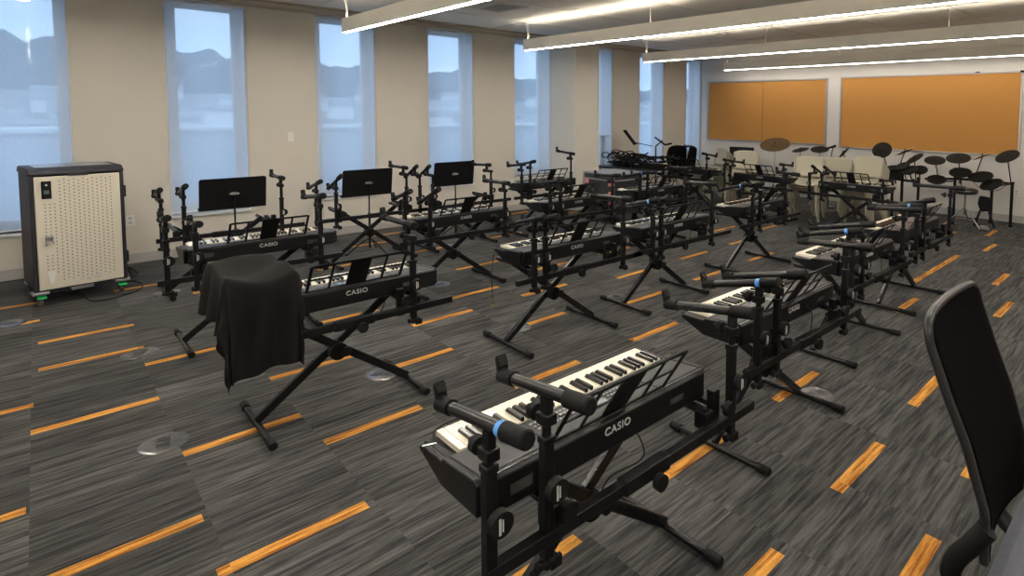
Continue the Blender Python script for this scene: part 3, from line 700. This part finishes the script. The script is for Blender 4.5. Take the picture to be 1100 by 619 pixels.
# ------------------------------------------------------------------ charging cart
def cart():
    e = empty('charging_cart', (-6.70, .225, 0), .12, 'tall cream and charcoal laptop charging cart on casters by the left window', 'cart')
    w, d = .285, .56; z0, z1 = .125, 1.075
    # local: front faces +x, door plane at x=0
    MB().b2((-d, -w, z0), (-.012, -w+.02, z1)).b2((-d, w-.02, z0), (-.012, w, z1)).b2((-d, -w, z0), (-d+.02, w, z1)).b2((-d, -w, z0), (-.012, w, z0+.03)).b2((-.05, -w-.004, z0), (.002, -w+.022, z1)).b2((-.05, w-.022, z0), (.002, w+.004, z1)).obj('cabinet_body', cartd, e, bevel=.006)
    MB().prism([(-d-.01, z1), (.008, z1), (.008, z1+.02), (-.055, z1+.055), (-d+.05, z1+.055), (-d-.01, z1+.02)], 'y', -w-.008, w+.008).obj('top', cartd, e, bevel=.008)
    MB().b2((-d+.09, -w+.05, z1+.056), (-.09, w-.05, z1+.060)).obj('top_mat', casetop, e)
    MB().b2((-.02, -.06, z1-.012), (.022, .06, z1+.006)).obj('front_handle', cartd, e, bevel=.005)
    dr = MB().b2((-.010, -w+.024, z0+.012), (.010, w-.024, z1-.010)).obj('door', cartw, e, bevel=.006)
    h_ = MB()
    for i in range(12):
        y = -.115+i*.0285
        for j in range(31):
            z = z0+.08+j*.0282
            if z < 1.04: h_.cyl((.0095, y, z+(.012 if i % 2 else 0)), (.0106, y, z+(.012 if i % 2 else 0)), .0046, seg=8)
    h_.obj('vent_holes', hole, dr); h_ = MB()
    for i in range(3):
        y = -.205+i*.0285
        for j in range(21):
            z = z0+.15+j*.0282
            if abs(z-.50) > .06 or i == 2: h_.cyl((.0095, y, z), (.0106, y, z), .0046, seg=8)
    h_.obj('vent_holes', hole, dr)
    pn = MB().b2((.010, -.222, .885), (.018, -.163, 1.03)).obj('lock_panel', rubber, dr, bevel=.004)
    MB().cyl((.018, -.192, .998), (.021, -.192, .998), .008).obj('button', lite, pn)
    MB().b2((.018, -.208, .925), (.0195, -.177, .955)).obj('screen', lcd, pn)
    MB().box((.024, -.19, .565), (.028, .045, .035)).bar((.03, -.20, .56), (.036, -.212, .505), .014, .012).bar((.03, -.18, .56), (.036, -.165, .515), .012, .010).obj('latch', dsteel, dr, bevel=.004)
    MB().prism([(-.215, .285), (-.165, .285), (-.175, .20), (-.19, .175), (-.205, .20)], 'x', .010, .026).obj('hook', plate, dr, bevel=.004)
    for zz in (.90, .32): MB().box((-.005, w+.008, zz), (.035, .014, .10)).obj('hinge', cartd, e, bevel=.003)
    q = MB().b2((.0103, -.02, .175), (.0112, .0, .187)).b2((.0103, .02, .170), (.0112, .045, .190)).b2((.0103, .065, .175), (.0112, .11, .187)).b2((.0103, .075, .200), (.0112, .12, .208))
    q.obj('label_marks', lite, dr)
    for p_, q_ in (((-.08, -w-.02, z0-.02), (.02, -w+.08, z0)), ((-.08, w-.08, z0-.02), (.02, w+.015, z0)), ((-d, -w, z0-.02), (-d+.1, w, z0)), ((-.1, -.07, z0-.03), (-.02, .07, z0))): MB().b2(p_, q_).obj('base_bracket', dsteel, e, bevel=.003)
    for x in (-.03, -d+.06):
        for y in (-w+.035, w-.035):
            c = MB().cyl((x-.025, y-.013, .035), (x-.025, y+.013, .035), .035, seg=22).obj('caster', greyw, e, bevel=.004)
            MB().b2((x-.04, y-.022, .04), (x+.01, y-.016, .105)).b2((x-.04, y+.016, .04), (x+.01, y+.022, .105)).b2((x-.04, y-.022, .085), (x+.01, y+.022, .107)).obj('fork', cartd, c, bevel=.003)
            if x > -.1: MB().box((x+.028, y, .083), (.05, .056, .014), Matrix.Translation((x+.028, y, .083)) @ Matrix.Rotation(.35, 4, 'Y') @ Matrix.Translation((-x-.028, -y, -.083))).obj('brake_pedal', green, c, 'bright green brake pedal', bevel=.004)
    MB().tube(curve_pts([(-.06, 0, .10), (-.02, .0, .04), (.12, .03, .007), (.16, .16, .007), (.05, .34, .007), (-.15, .42, .007), (-.3, .40, .007), (-.42, .33, .02), (-.5, .30, .12)], 8), .005).obj('power_cord', rubber, e)
    MB().tube(curve_pts([(-.42, .285, .30), (-.44, .36, .16), (-.5, .42, .02), (-.7, .5, .007), (-1.0, .48, .02)], 8), .006).obj('power_cord', rubber, e)
cart()

# ------------------------------------------------------------------ office chair, right foreground
def office_chair():
    e = empty('task_chair', (-.02, 1.73, 0), 0, 'black mesh-back task chair at the right edge of the photo', 'chair')
    # back panel: local x = world-(-.02), y = world-1.73 ; profile from bottom to top leaning to -x
    prof = [(-.285, .57), (-.285, .70), (-.330, .85), (-.375, .96), (-.415, 1.07), (-.430, 1.135)]
    hwf = [.20, .215, .22, .225, .228, .205]
    pp = []; n = 24
    for i in range(n+1):
        t = i/n*(len(prof)-1); k_ = min(int(t), len(prof)-2); u = t-k_
        x = prof[k_][0]*(1-u)+prof[k_+1][0]*u; z = prof[k_][1]*(1-u)+prof[k_+1][1]*u
        w_ = hwf[k_]*(1-u)+hwf[k_+1]*u
        if z > 1.08: w_ = .175+.053*math.sqrt(max(0, 1-((z-1.08)/.056)**2))
        pp.append((x, z, w_))
    def pan(off, s, th):
        b = MB(); rows = []
        for x, z, w_ in pp:
            rows.append([b.b.verts.new((x+off-.035*(1-(2*j/12-1)**2)*.6+0, (2*j/12-1)*w_*s, z)) for j in range(13)])
        for p, q in zip(rows, rows[1:]):
            for j in range(12): b.b.faces.new((p[j], p[j+1], q[j+1], q[j]))
        return b
    o = pan(0, .95, 0).obj('backrest', mesh_f, e, solid=.022)
    pts = [(x, -w_, z) for x, z, w_ in pp]; top = pp[-1]
    arc = [(top[0]-.012*sin(pi*j/8), -top[2]+2*top[2]*j/8, top[1]+.004) for j in range(1, 8)]
    loop = pts+arc+[(x, w_, z) for x, z, w_ in pp[::-1]]
    MB().tube(loop, .011, 10).obj('back_frame', mat('chair_rim_grey', (.013, .013, .013), .4, var=.1), e)
    # carrier curving from the lower back under the seat
    for s in (-1, 1):
        MB().tube(curve_pts([(-.28, s*.205, .66), (-.31, s*.215, .61), (-.345, s*.215, .55), (-.35, s*.20, .49), (-.28, s*.16, .45), (-.1, s*.06, .44)], 6), .024, 12).obj('back_carrier', rubber, e)
    MB().b2((-.285, -.25, .475), (.25, .25, .55)).obj('seat', seatf, e, bevel=.035)
    MB().cyl((0, 0, .10), (0, 0, .30), .028).cyl((0, 0, .28), (0, 0, .44), .018).obj('gas_lift', blackt, e)
    MB().box((-.02, 0, .445), (.26, .16, .05)).obj('tilt_mechanism', rubber, e, bevel=.01)
    for k_ in range(5):
        a = 2*pi*k_/5+.3; c, s = cos(a), sin(a)
        sp = MB().bar((.02*c, .02*s, .11), (.30*c, .30*s, .075), .045, .03).obj('base_spoke', rubber, e, bevel=.006)
        MB().cyl((.30*c-.012*s, .30*s+.012*c, .028), (.30*c+.012*s, .30*s-.012*c, .028), .028, seg=18).cyl((.30*c, .30*s, .03), (.30*c, .30*s, .08), .007).obj('caster', rubber, sp)
office_chair()
def side_chair():
    e = empty('upholstered_chair', (.10, 2.72, 0), 0, 'terracotta chair just showing past the right edge behind the task chair', 'chair')
    MB().prism([(-.24, .62), (-.20, .60), (-.16, .96), (-.20, .98)], 'y', -.22, .22).obj('backrest', terra, e, bevel=.012)
    MB().b2((-.2, -.22, .42), (.22, .22, .49)).obj('seat', terra, e, bevel=.02)
    for x in (-.2, .2):
        for y in (-.2, .2): MB().bar((x*.95, y*.95, .42), (x*1.05, y*1.05, 0), .022).obj('leg', black, e)
    for y in (-.19, .19): MB().bar((-.2, y, .44), (-.2, y, .66), .02).obj('back_post', black, e)
side_chair()

# ------------------------------------------------------------------ road case with cable pile
def roadcase():
    e = empty('road_case', (-6.22, 5.97, 0), -.04, 'black road case with grey lid and red and white corner tape before the column', 'case')
    w, d = .33, .29; z0, z1 = .14, .73
    MB().b2((-w, -d, z0), (w, d, z1-.09)).obj('case_body', casef, e, bevel=.006)
    MB().b2((-w-.006, -d-.006, z1-.085), (w+.006, d+.006, z1-.01)).obj('lid_band', casef, e, bevel=.006)
    MB().b2((-w+.01, -d+.01, z1-.01), (w-.01, d-.01, z1)).obj('lid', casetop, e, 'grey scuffed lid', bevel=.003)
    q = MB()
    for x in (-w, w):
        for y in (-d, d):
            q.bar((x, y, z0), (x, y, z1), .028)
    for a, b in (((-w, -d), (w, -d)), ((w, -d), (w, d)), ((-w, d), (w, d)), ((-w, -d), (-w, d))): q.bar((*a, z1), (*b, z1), .024); q.bar((*a, z1-.09), (*b, z1-.09), .016)
    q.obj('edge_trim', dsteel, e, bevel=.003)
    r = MB(); t = MB()
    for k_, (x, z) in enumerate([(-w+.07, .60), (w-.06, .60), (w-.06, .45), (w-.05, .30)]):
        r.b2((x-.045, -d-.008, z-.04), (x+.045, -d-.003, z+.03))
        for m_ in range(3): t.bar((x-.04+.03*m_, -d-.010, z-.035), (x-.02+.03*m_, -d-.010, z+.025), .010, .003)
    r.obj('hazard_tape', redw, e, 'red tape'); t.obj('tape_stripe', whitet, e, 'white tape stripes')
    for x in (-w+.08, w-.08):
        for y in (-d+.08, d-.08): MB().cyl((x, y-.015, .05), (x, y+.015, .05), .05, seg=20).b2((x-.03, y-.025, .06), (x+.03, y+.025, .14)).obj('caster', rubber, e)
roadcase()
def table(x, y, label):
    e = empty('folding_table', (x, y, 0), 0, label, 'table')
    MB().b2((-.62, -.33, .62), (.62, .33, .655)).obj('tabletop', casef, e, bevel=.006)
    for a in (-.55, .55):
        for b in (-.27, .27): MB().cyl((a, b, 0), (a, b, .62), .014).obj('leg', dsteel, e)
table(-7.18, 7.35, 'low dark table against the window wall under the heap of cables')
random.seed(5)
pile = MB()
for k_ in range(62):
    cx, cy = random.uniform(-7.66, -6.66), random.uniform(7.12, 7.58); r = random.uniform(.06, .13); zc = .665+random.uniform(0, .19); t = random.uniform(-1, 1); t2 = random.uniform(-1, 1)
    pts = [(cx+r*cos(a), cy+r*sin(a)*.9, max(.662, zc+.06*sin(a)*t+.07*cos(a)*t2)) for a in [i*.45+k_ for i in range(15)]]
    pile.tube(pts, .010, 6)
tag(pile.obj('cable_heap', rubber), 'heap of tangled black cables on the low table by the half-open blind', 'cables', kind='stuff')

keyboard(-6.98, 7.42, -pi/2, 'black keyboard lying among the cable heap on the low table', 2, zb=.662)
# music desk and boom leaning over the pile
e = empty('boom_stand', (-7.15, 7.95, 0), 0, 'black boom stand with a tilted desk rising above the cable heap', 'stand')
MB().cyl((0, 0, .1), (0, 0, 1.0), .012).obj('pole', black, e)
for k_ in range(3): MB().bar((0, 0, .14), (.26*cos(2.1*k_), .26*sin(2.1*k_), .012), .02, .012).obj('leg', black, e)
MB().bar((-.04, -.04, 1.0), (-.28, -.26, 1.06), .014).obj('boom_arm', blackt, e)
Mt = Matrix.Translation((-.36, -.32, 1.16)) @ Matrix.Rotation(.6, 4, 'Z') @ Matrix.Rotation(radians(-38), 4, 'Y')
MB().b2((-.01, -.14, -.17), (.004, .14, .17)).b2((-.01, -.14, -.17), (.05, .14, -.16)).all(Mt).obj('desk', mat('matte_black_desk', (.006, .006, .006), .9, spec=.05, var=.1), e, bevel=.003)
MB().bar((0, 0, 1.0), (.02, .16, 1.10), .018).bar((-.10, .08, 1.16), (.16, .10, 1.02), .03, .022).cyl((.15, .10, 1.03), (.27, .14, 1.06), .018).obj('clamp_arm', black, e)

# black padded stacked chairs near the far corner
def dark_chair(x, y, z, rz, label):
    e = empty('stacking_chair', (x, y, z), rz, label, 'chair', 'black padded chairs by the far corner')
    b = MB(); rows = []
    for i in range(9):
        t = i/8; zz = .62+.40*t; w_ = .21*(1-.22*max(0, t-.6)/.4)
        rows.append([b.b.verts.new((.20+.05*t-.03*(1-(2*j/8-1)**2), (2*j/8-1)*w_, zz-(.05*abs(2*j/8-1)**3 if i == 8 else 0))) for j in range(9)])
    for p, q in zip(rows, rows[1:]):
        for j in range(8): b.b.faces.new((p[j], p[j+1], q[j+1], q[j]))
    b.obj('backrest', mesh_f, e, solid=.04)
    MB().b2((-.22, -.22, .43), (.2, .22, .48)).obj('seat', mesh_f, e, bevel=.02)
    for s in (-1, 1):
        MB().tube([(.2, s*.2, .95), (.2, s*.21, .45), (.24, s*.23, .0)], .011).obj('leg', dsteel, e); MB().tube([(-.2, s*.21, .45), (-.24, s*.23, .0)], .011).obj('leg', dsteel, e)
dark_chair(-7.05, 8.30, 0, -.4, 'black padded chair back near the far corner, left of two')
dark_chair(-6.78, 8.22, 0.0, .35, 'black padded chair back near the far corner, right of two')

# ------------------------------------------------------------------ cream chairs in stacks
def cream_chair():
    e = empty('stacking_chair', (0, 0, 0), 0)
    # back faces -y side up; local +y is the front of seat
    b = MB(); n = 10; rows = []
    for i in range(n+1):
        t = i/n; z = .50+.33*t; w_ = .225-(.045*max(0, (t-.85)/.15)**2)
        rows.append([b.b.verts.new(((2*j/10-1)*w_, -.20-.07*t-.02*(1-(2*j/10-1)**2), z-(.0 if i < n else .02*abs(2*j/10-1)**4))) for j in range(11)])
    for p, q in zip(rows, rows[1:]):
        for j in range(10): b.b.faces.new((p[j], p[j+1], q[j+1], q[j]))
    b.obj('backrest', cream, e, solid=.008)
    s_ = MB(); rows = []
    for i in range(9):
        t = i/8; y = -.20+.42*t; z = .445+(.05*(1-t)**4)-.02*max(0, t-.8)/.2
        rows.append([s_.b.verts.new(((2*j/8-1)*.215, y, z-.012*(1-(2*j/8-1)**2))) for j in range(9)])
    for p, q in zip(rows, rows[1:]):
        for j in range(8): s_.b.faces.new((p[j], p[j+1], q[j+1], q[j]))
    s_.obj('seat', cream, e, solid=.008)
    for sx in (-1, 1):
        MB().prism([(sx*.175, .44), (sx*.215, .44), (sx*.235, 0), (sx*.205, 0)], 'y', .17, .215).all(Matrix.Identity(4)).obj('leg', cream, e, bevel=.004)
        MB().prism([(sx*.175, .46), (sx*.215, .46), (sx*.235, 0), (sx*.205, 0)], 'y', -.235, -.19).obj('leg', cream, e, bevel=.004)
    return e
first = cream_chair(); used = False
def stack(x, y, rz, n, where, step=(.0, .036, .036)):
    global used
    for k_ in range(n):
        if not used: r = first; used = True
        else:
            r = first.copy(); COL.objects.link(r)
            for ch in list(first.children):
                c = ch.copy(); COL.objects.link(c); c.parent = r
        a = rz; dy = step[1]*k_
        r.location = (x-sin(a)*dy, y+cos(a)*dy, step[2]*k_); r.rotation_euler = (0, 0, a)
        pos = 'the only one' if n == 1 else ('lowest' if k_ == 0 else 'topmost' if k_ == n-1 else ['', 'second up', 'third up', 'fourth up', 'fifth up'][k_])
        tag(r, 'cream stacking chair %s of stack %s' % (pos, where), 'chair', 'stacked cream plastic chairs')
stack(-4.25, 8.25, pi+.25, 5, 'left of the right crosswise keyboard')
stack(-4.05, 8.75, pi+.05, 4, 'directly behind the right crosswise keyboard')
stack(-3.48, 8.60, pi-.1, 6, 'nearest the electronic drums')
stack(-5.58, 8.50, pi+.3, 5, 'behind the middle crosswise keyboard')
stack(-6.42, 8.85, pi-.5, 5, 'nearest the far corner window')

# ------------------------------------------------------------------ drums
def tilt(p, ax=0, ay=0): return Matrix.Translation(p) @ Matrix.Rotation(ax, 4, 'X') @ Matrix.Rotation(ay, 4, 'Y')
def cymbal(parent, p, r, ax, ay, foot=None, m=cymb, name='cymbal'):
    o = MB().lathe([(0, .016), (.02, .016), (.035, .010), (r*.6, .003), (r, -.006), (r, -.010), (r*.6, -.003), (.03, .002), (0, .002)], 30, tilt(p, ax, ay)).obj(name, m, parent)
    MB().cyl(p, (p[0], p[1], p[2]+.04), .007).sph((p[0], p[1], p[2]+.03), (.014, .014, .01)).obj('wing_nut', rubber, o)
    if foot: MB().cyl(foot, p, .008).obj('cymbal_arm', black, parent)
def dpad(parent, p, r, ax, ay, h=.045):
    o = MB().lathe([(0, -h), (r*.55, -h), (r*.92, -.012), (r, -.005), (r, .012), (r*.93, .014)], 28, tilt(p, ax, ay)).obj('drum_pad', rubber, parent)
    MB().lathe([(0, .011), (r*.94, .011), (r*.95, .007)], 28, tilt(p, ax, ay)).obj('drum_head', pad, o)
def kit(xo, yo, label, cyms, pads, posts, bars, stick=None):
    e = empty('electronic_drum_kit', (xo, yo, 0), 0, label, 'drum kit', 'electronic drum kits at the back wall')
    L_ = lambda p: (p[0]-xo, p[1]-yo, p[2])
    for p, h_ in posts:
        q = MB().cyl(L_((*p, 0.01)), L_((*p, h_)), .021, seg=16).cyl(L_((*p, 0)), L_((*p, .03)), .028).obj('rack_post', black, e)
        MB().cyl(L_((*p, h_-.02)), L_((*p, h_+.012)), .027).obj('clamp', rubber, q)
    for a, b in bars: MB().cyl(L_(a), L_(b), .019, seg=14).obj('rack_bar', blackt, e)
    for p, r, ax, ay, ft in cyms: cymbal(e, L_(p), r, ax, ay, L_(ft) if ft else None)
    for p, r, ax, ay, ft in pads:
        dpad(e, L_(p), r, ax, ay)
        if ft: MB().cyl(L_((p[0], p[1], p[2]-.03)), L_(ft), .011).obj('pad_arm', black, e)
    return e, L_
k1, L1 = kit(-2.2, 9.75, 'electronic drum kit right of the two, with its rack post by the wall outlet',
 [((-1.85, 9.45, 1.065), .155, .55, -.25, (-1.82, 9.75, .50)), ((-2.47, 9.45, 1.00), .165, .42, .05, (-2.45, 9.62, .55)), ((-2.19, 9.6, 1.03), .12, .02, -.45, (-2.30, 9.72, .72)), ((-2.82, 9.55, .94), .15, .40, .1, (-2.78, 9.7, .55))],
 [((-2.42, 9.4, .785), .15, .38, .05, (-2.5, 9.7, .60)), ((-2.16, 9.42, .745), .16, .40, -.10, (-2.2, 9.75, .62)), ((-2.0, 9.33, .655), .15, .42, -.28, (-1.86, 9.72, .64)), ((-2.74, 9.4, .655), .135, .38, .1, (-2.6, 9.7, .62))],
 [((-1.845, 9.84), .655), ((-2.13, 9.98), .66), ((-2.62, 9.90), .80)],
 [((-1.845, 9.84, .635), (-2.13, 9.98, .64)), ((-2.13, 9.98, .64), (-2.62, 9.90, .64)), ((-2.62, 9.90, .64), (-3.0, 9.7, .62))])
MB().tube(curve_pts([L1((-2.3, 9.5, .70)), L1((-2.2, 9.6, .56)), L1((-2.0, 9.65, .54)), L1((-1.9, 9.7, .62))], 6), .004, 6).obj('cable', rubber, k1)
MB().cyl(L1((-2.05, 9.58, 1.11)), L1((-2.33, 9.58, .97)), .006).obj('drumstick', wood, k1)
k2, L2 = kit(-3.3, 9.45, 'electronic drum kit left of the two, behind the cream chair stack',
 [((-3.55, 9.35, 1.065), .15, .95, .1, (-3.45, 9.5, .6)), ((-3.18, 9.3, 1.06), .12, .02, -.45, (-3.32, 9.4, .72)), ((-3.02, 9.25, .97), .14, .45, -.45, (-3.0, 9.3, .62)), ((-3.14, 9.1, .86), .11, .5, -.2, (-3.1, 9.2, .6)), ((-4.12, 9.2, .99), .13, .25, -.85, (-4.0, 9.3, .6))],
 [((-3.28, 9.15, .80), .13, .25, 0, (-3.3, 9.3, .55)), ((-3.02, 9.05, .80), .12, .45, -.2, (-3.05, 9.3, .6)), ((-2.92, 9.2, .80), .11, .5, .1, (-2.95, 9.3, .6))],
 [((-3.42, 9.5), .62), ((-3.22, 9.35), .78), ((-2.98, 9.35), .66), ((-4.0, 9.5), .62)],
 [((-3.42, 9.5, .60), (-2.98, 9.35, .60)), ((-4.0, 9.5, .58), (-3.42, 9.5, .60))])
MB().box(L2((-3.27, 9.12, .72)), (.20, .12, .14)).obj('sound_module', rubber, k2, bevel=.01)
MB().cyl(L2((-3.04, 9.28, 1.14)), L2((-3.32, 9.28, 1.0)), .006).obj('drumstick', wood, k2)
# acoustic cymbal on stand
def cym_stand(x, y, label, z, r, m, ax, ay, lz=0):
    e = empty('cymbal_stand', (x, y, 0), 0, label, 'cymbal', 'cymbal stands at the back wall')
    MB().cyl((0, 0, .12), (0, 0, z), .009).obj('pole', chrome, e)
    for k_ in range(3):
        a = 2.1*k_+.3; MB().bar((0, 0, .40), (.24*cos(a), .24*sin(a), .015), .016, .008).obj('leg', chrome, e)
    cymbal(e, (0, 0, z), r, ax, ay, None, m)
cym_stand(-5.45, 9.3, 'large bronze cymbal on a thin stand before the left cork board', 1.07, .27, bronze, .42, .12)
cym_stand(-5.05, 9.5, 'small dark cymbal right of the large bronze one', .985, .15, cymb, .25, -.1)
cym_stand(-4.78, 9.7, 'flat dark cymbal at the lower edge of the left cork board', 1.0, .16, cymb, .3, .1)
cym_stand(-7.55, 9.3, 'small flat cymbal before the far corner window', .93, .16, cymb, .12, .0)
e = empty('microphone_stand', (-4.5, 9.5, 0), 0, 'black microphone stand between the two cork boards', 'microphone stand')
MB().cyl((0, 0, .02), (0, 0, .7), .010).cyl((0, 0, 0), (0, 0, .02), .12, seg=24).obj('pole', black, e)
MB().cyl((0, 0, .68), (.06, 0, 1.06), .008).obj('boom_arm', black, e)
MB().cyl((.085, .0, 1.075), (-.07, -.03, 1.02), .020, .014).sph((.09, 0, 1.077), (.026, .026, .026)).obj('microphone', rubber, e)
# drum throne and pedal
e = empty('drum_throne', (-2.33, 9.35, 0), 0, 'black drum throne on a chrome tripod in front of the drum kit', 'drum throne')
MB().lathe([(0, .485), (.12, .485), (.155, .50), (.165, .53), (.155, .555), (.12, .565), (0, .568)], 28).obj('seat', mat('black_vinyl', (.018, .018, .018), .4, var=.1), e)
MB().cyl((0, 0, .18), (0, 0, .49), .014).obj('post', chrome, e)
for k_ in range(3):
    a = 2.094*k_-.5; MB().bar((0, 0, .30), (.27*cos(a), .27*sin(a), .014), .022, .008).bar((0, 0, .12), (.16*cos(a), .16*sin(a), .115), .014, .006).cyl((.255*cos(a), .255*sin(a), .014), (.285*cos(a), .285*sin(a), .012), .012).obj('leg', chrome, e)
e = empty('kick_drum_pad', (-2.12, 9.55, 0), .3, 'black kick drum pad standing on the floor behind the throne', 'drum pad')
MB().prism([(-.07, .46), (.07, .44), (.10, .36), (.07, .24), (-.05, .22), (-.09, .34)], 'y', -.05, .05).obj('pad_housing', rubber, e, bevel=.03)
for s in (-1, 1): MB().bar((s*.05, 0, .25), (s*.13, -.08, .01), .03, .015).obj('leg', black, e)
MB().b2((-.05, -.32, .01), (.05, -.02, .025)).obj('pedal', dsteel, e, bevel=.004)
# black desk showing behind the cream chairs
def bm(x, y, label, z=1.02):
    e = empty('music_stand', (x, y, 0), 0.2, label, 'music stand')
    MB().cyl((0, 0, .05), (0, 0, z-.12), .012).obj('pole', black, e)
    for k_ in range(3): MB().bar((0, 0, .15), (.22*cos(2.1*k_), .22*sin(2.1*k_), .012), .018, .01).obj('leg', black, e)
    MB().b2((-.24, -.006, z-.28), (.24, .006, z)).obj('desk', black, e, bevel=.004)
bm(-6.0, 9.05, 'black music stand half hidden behind a cream chair back at the far wall', 1.0)
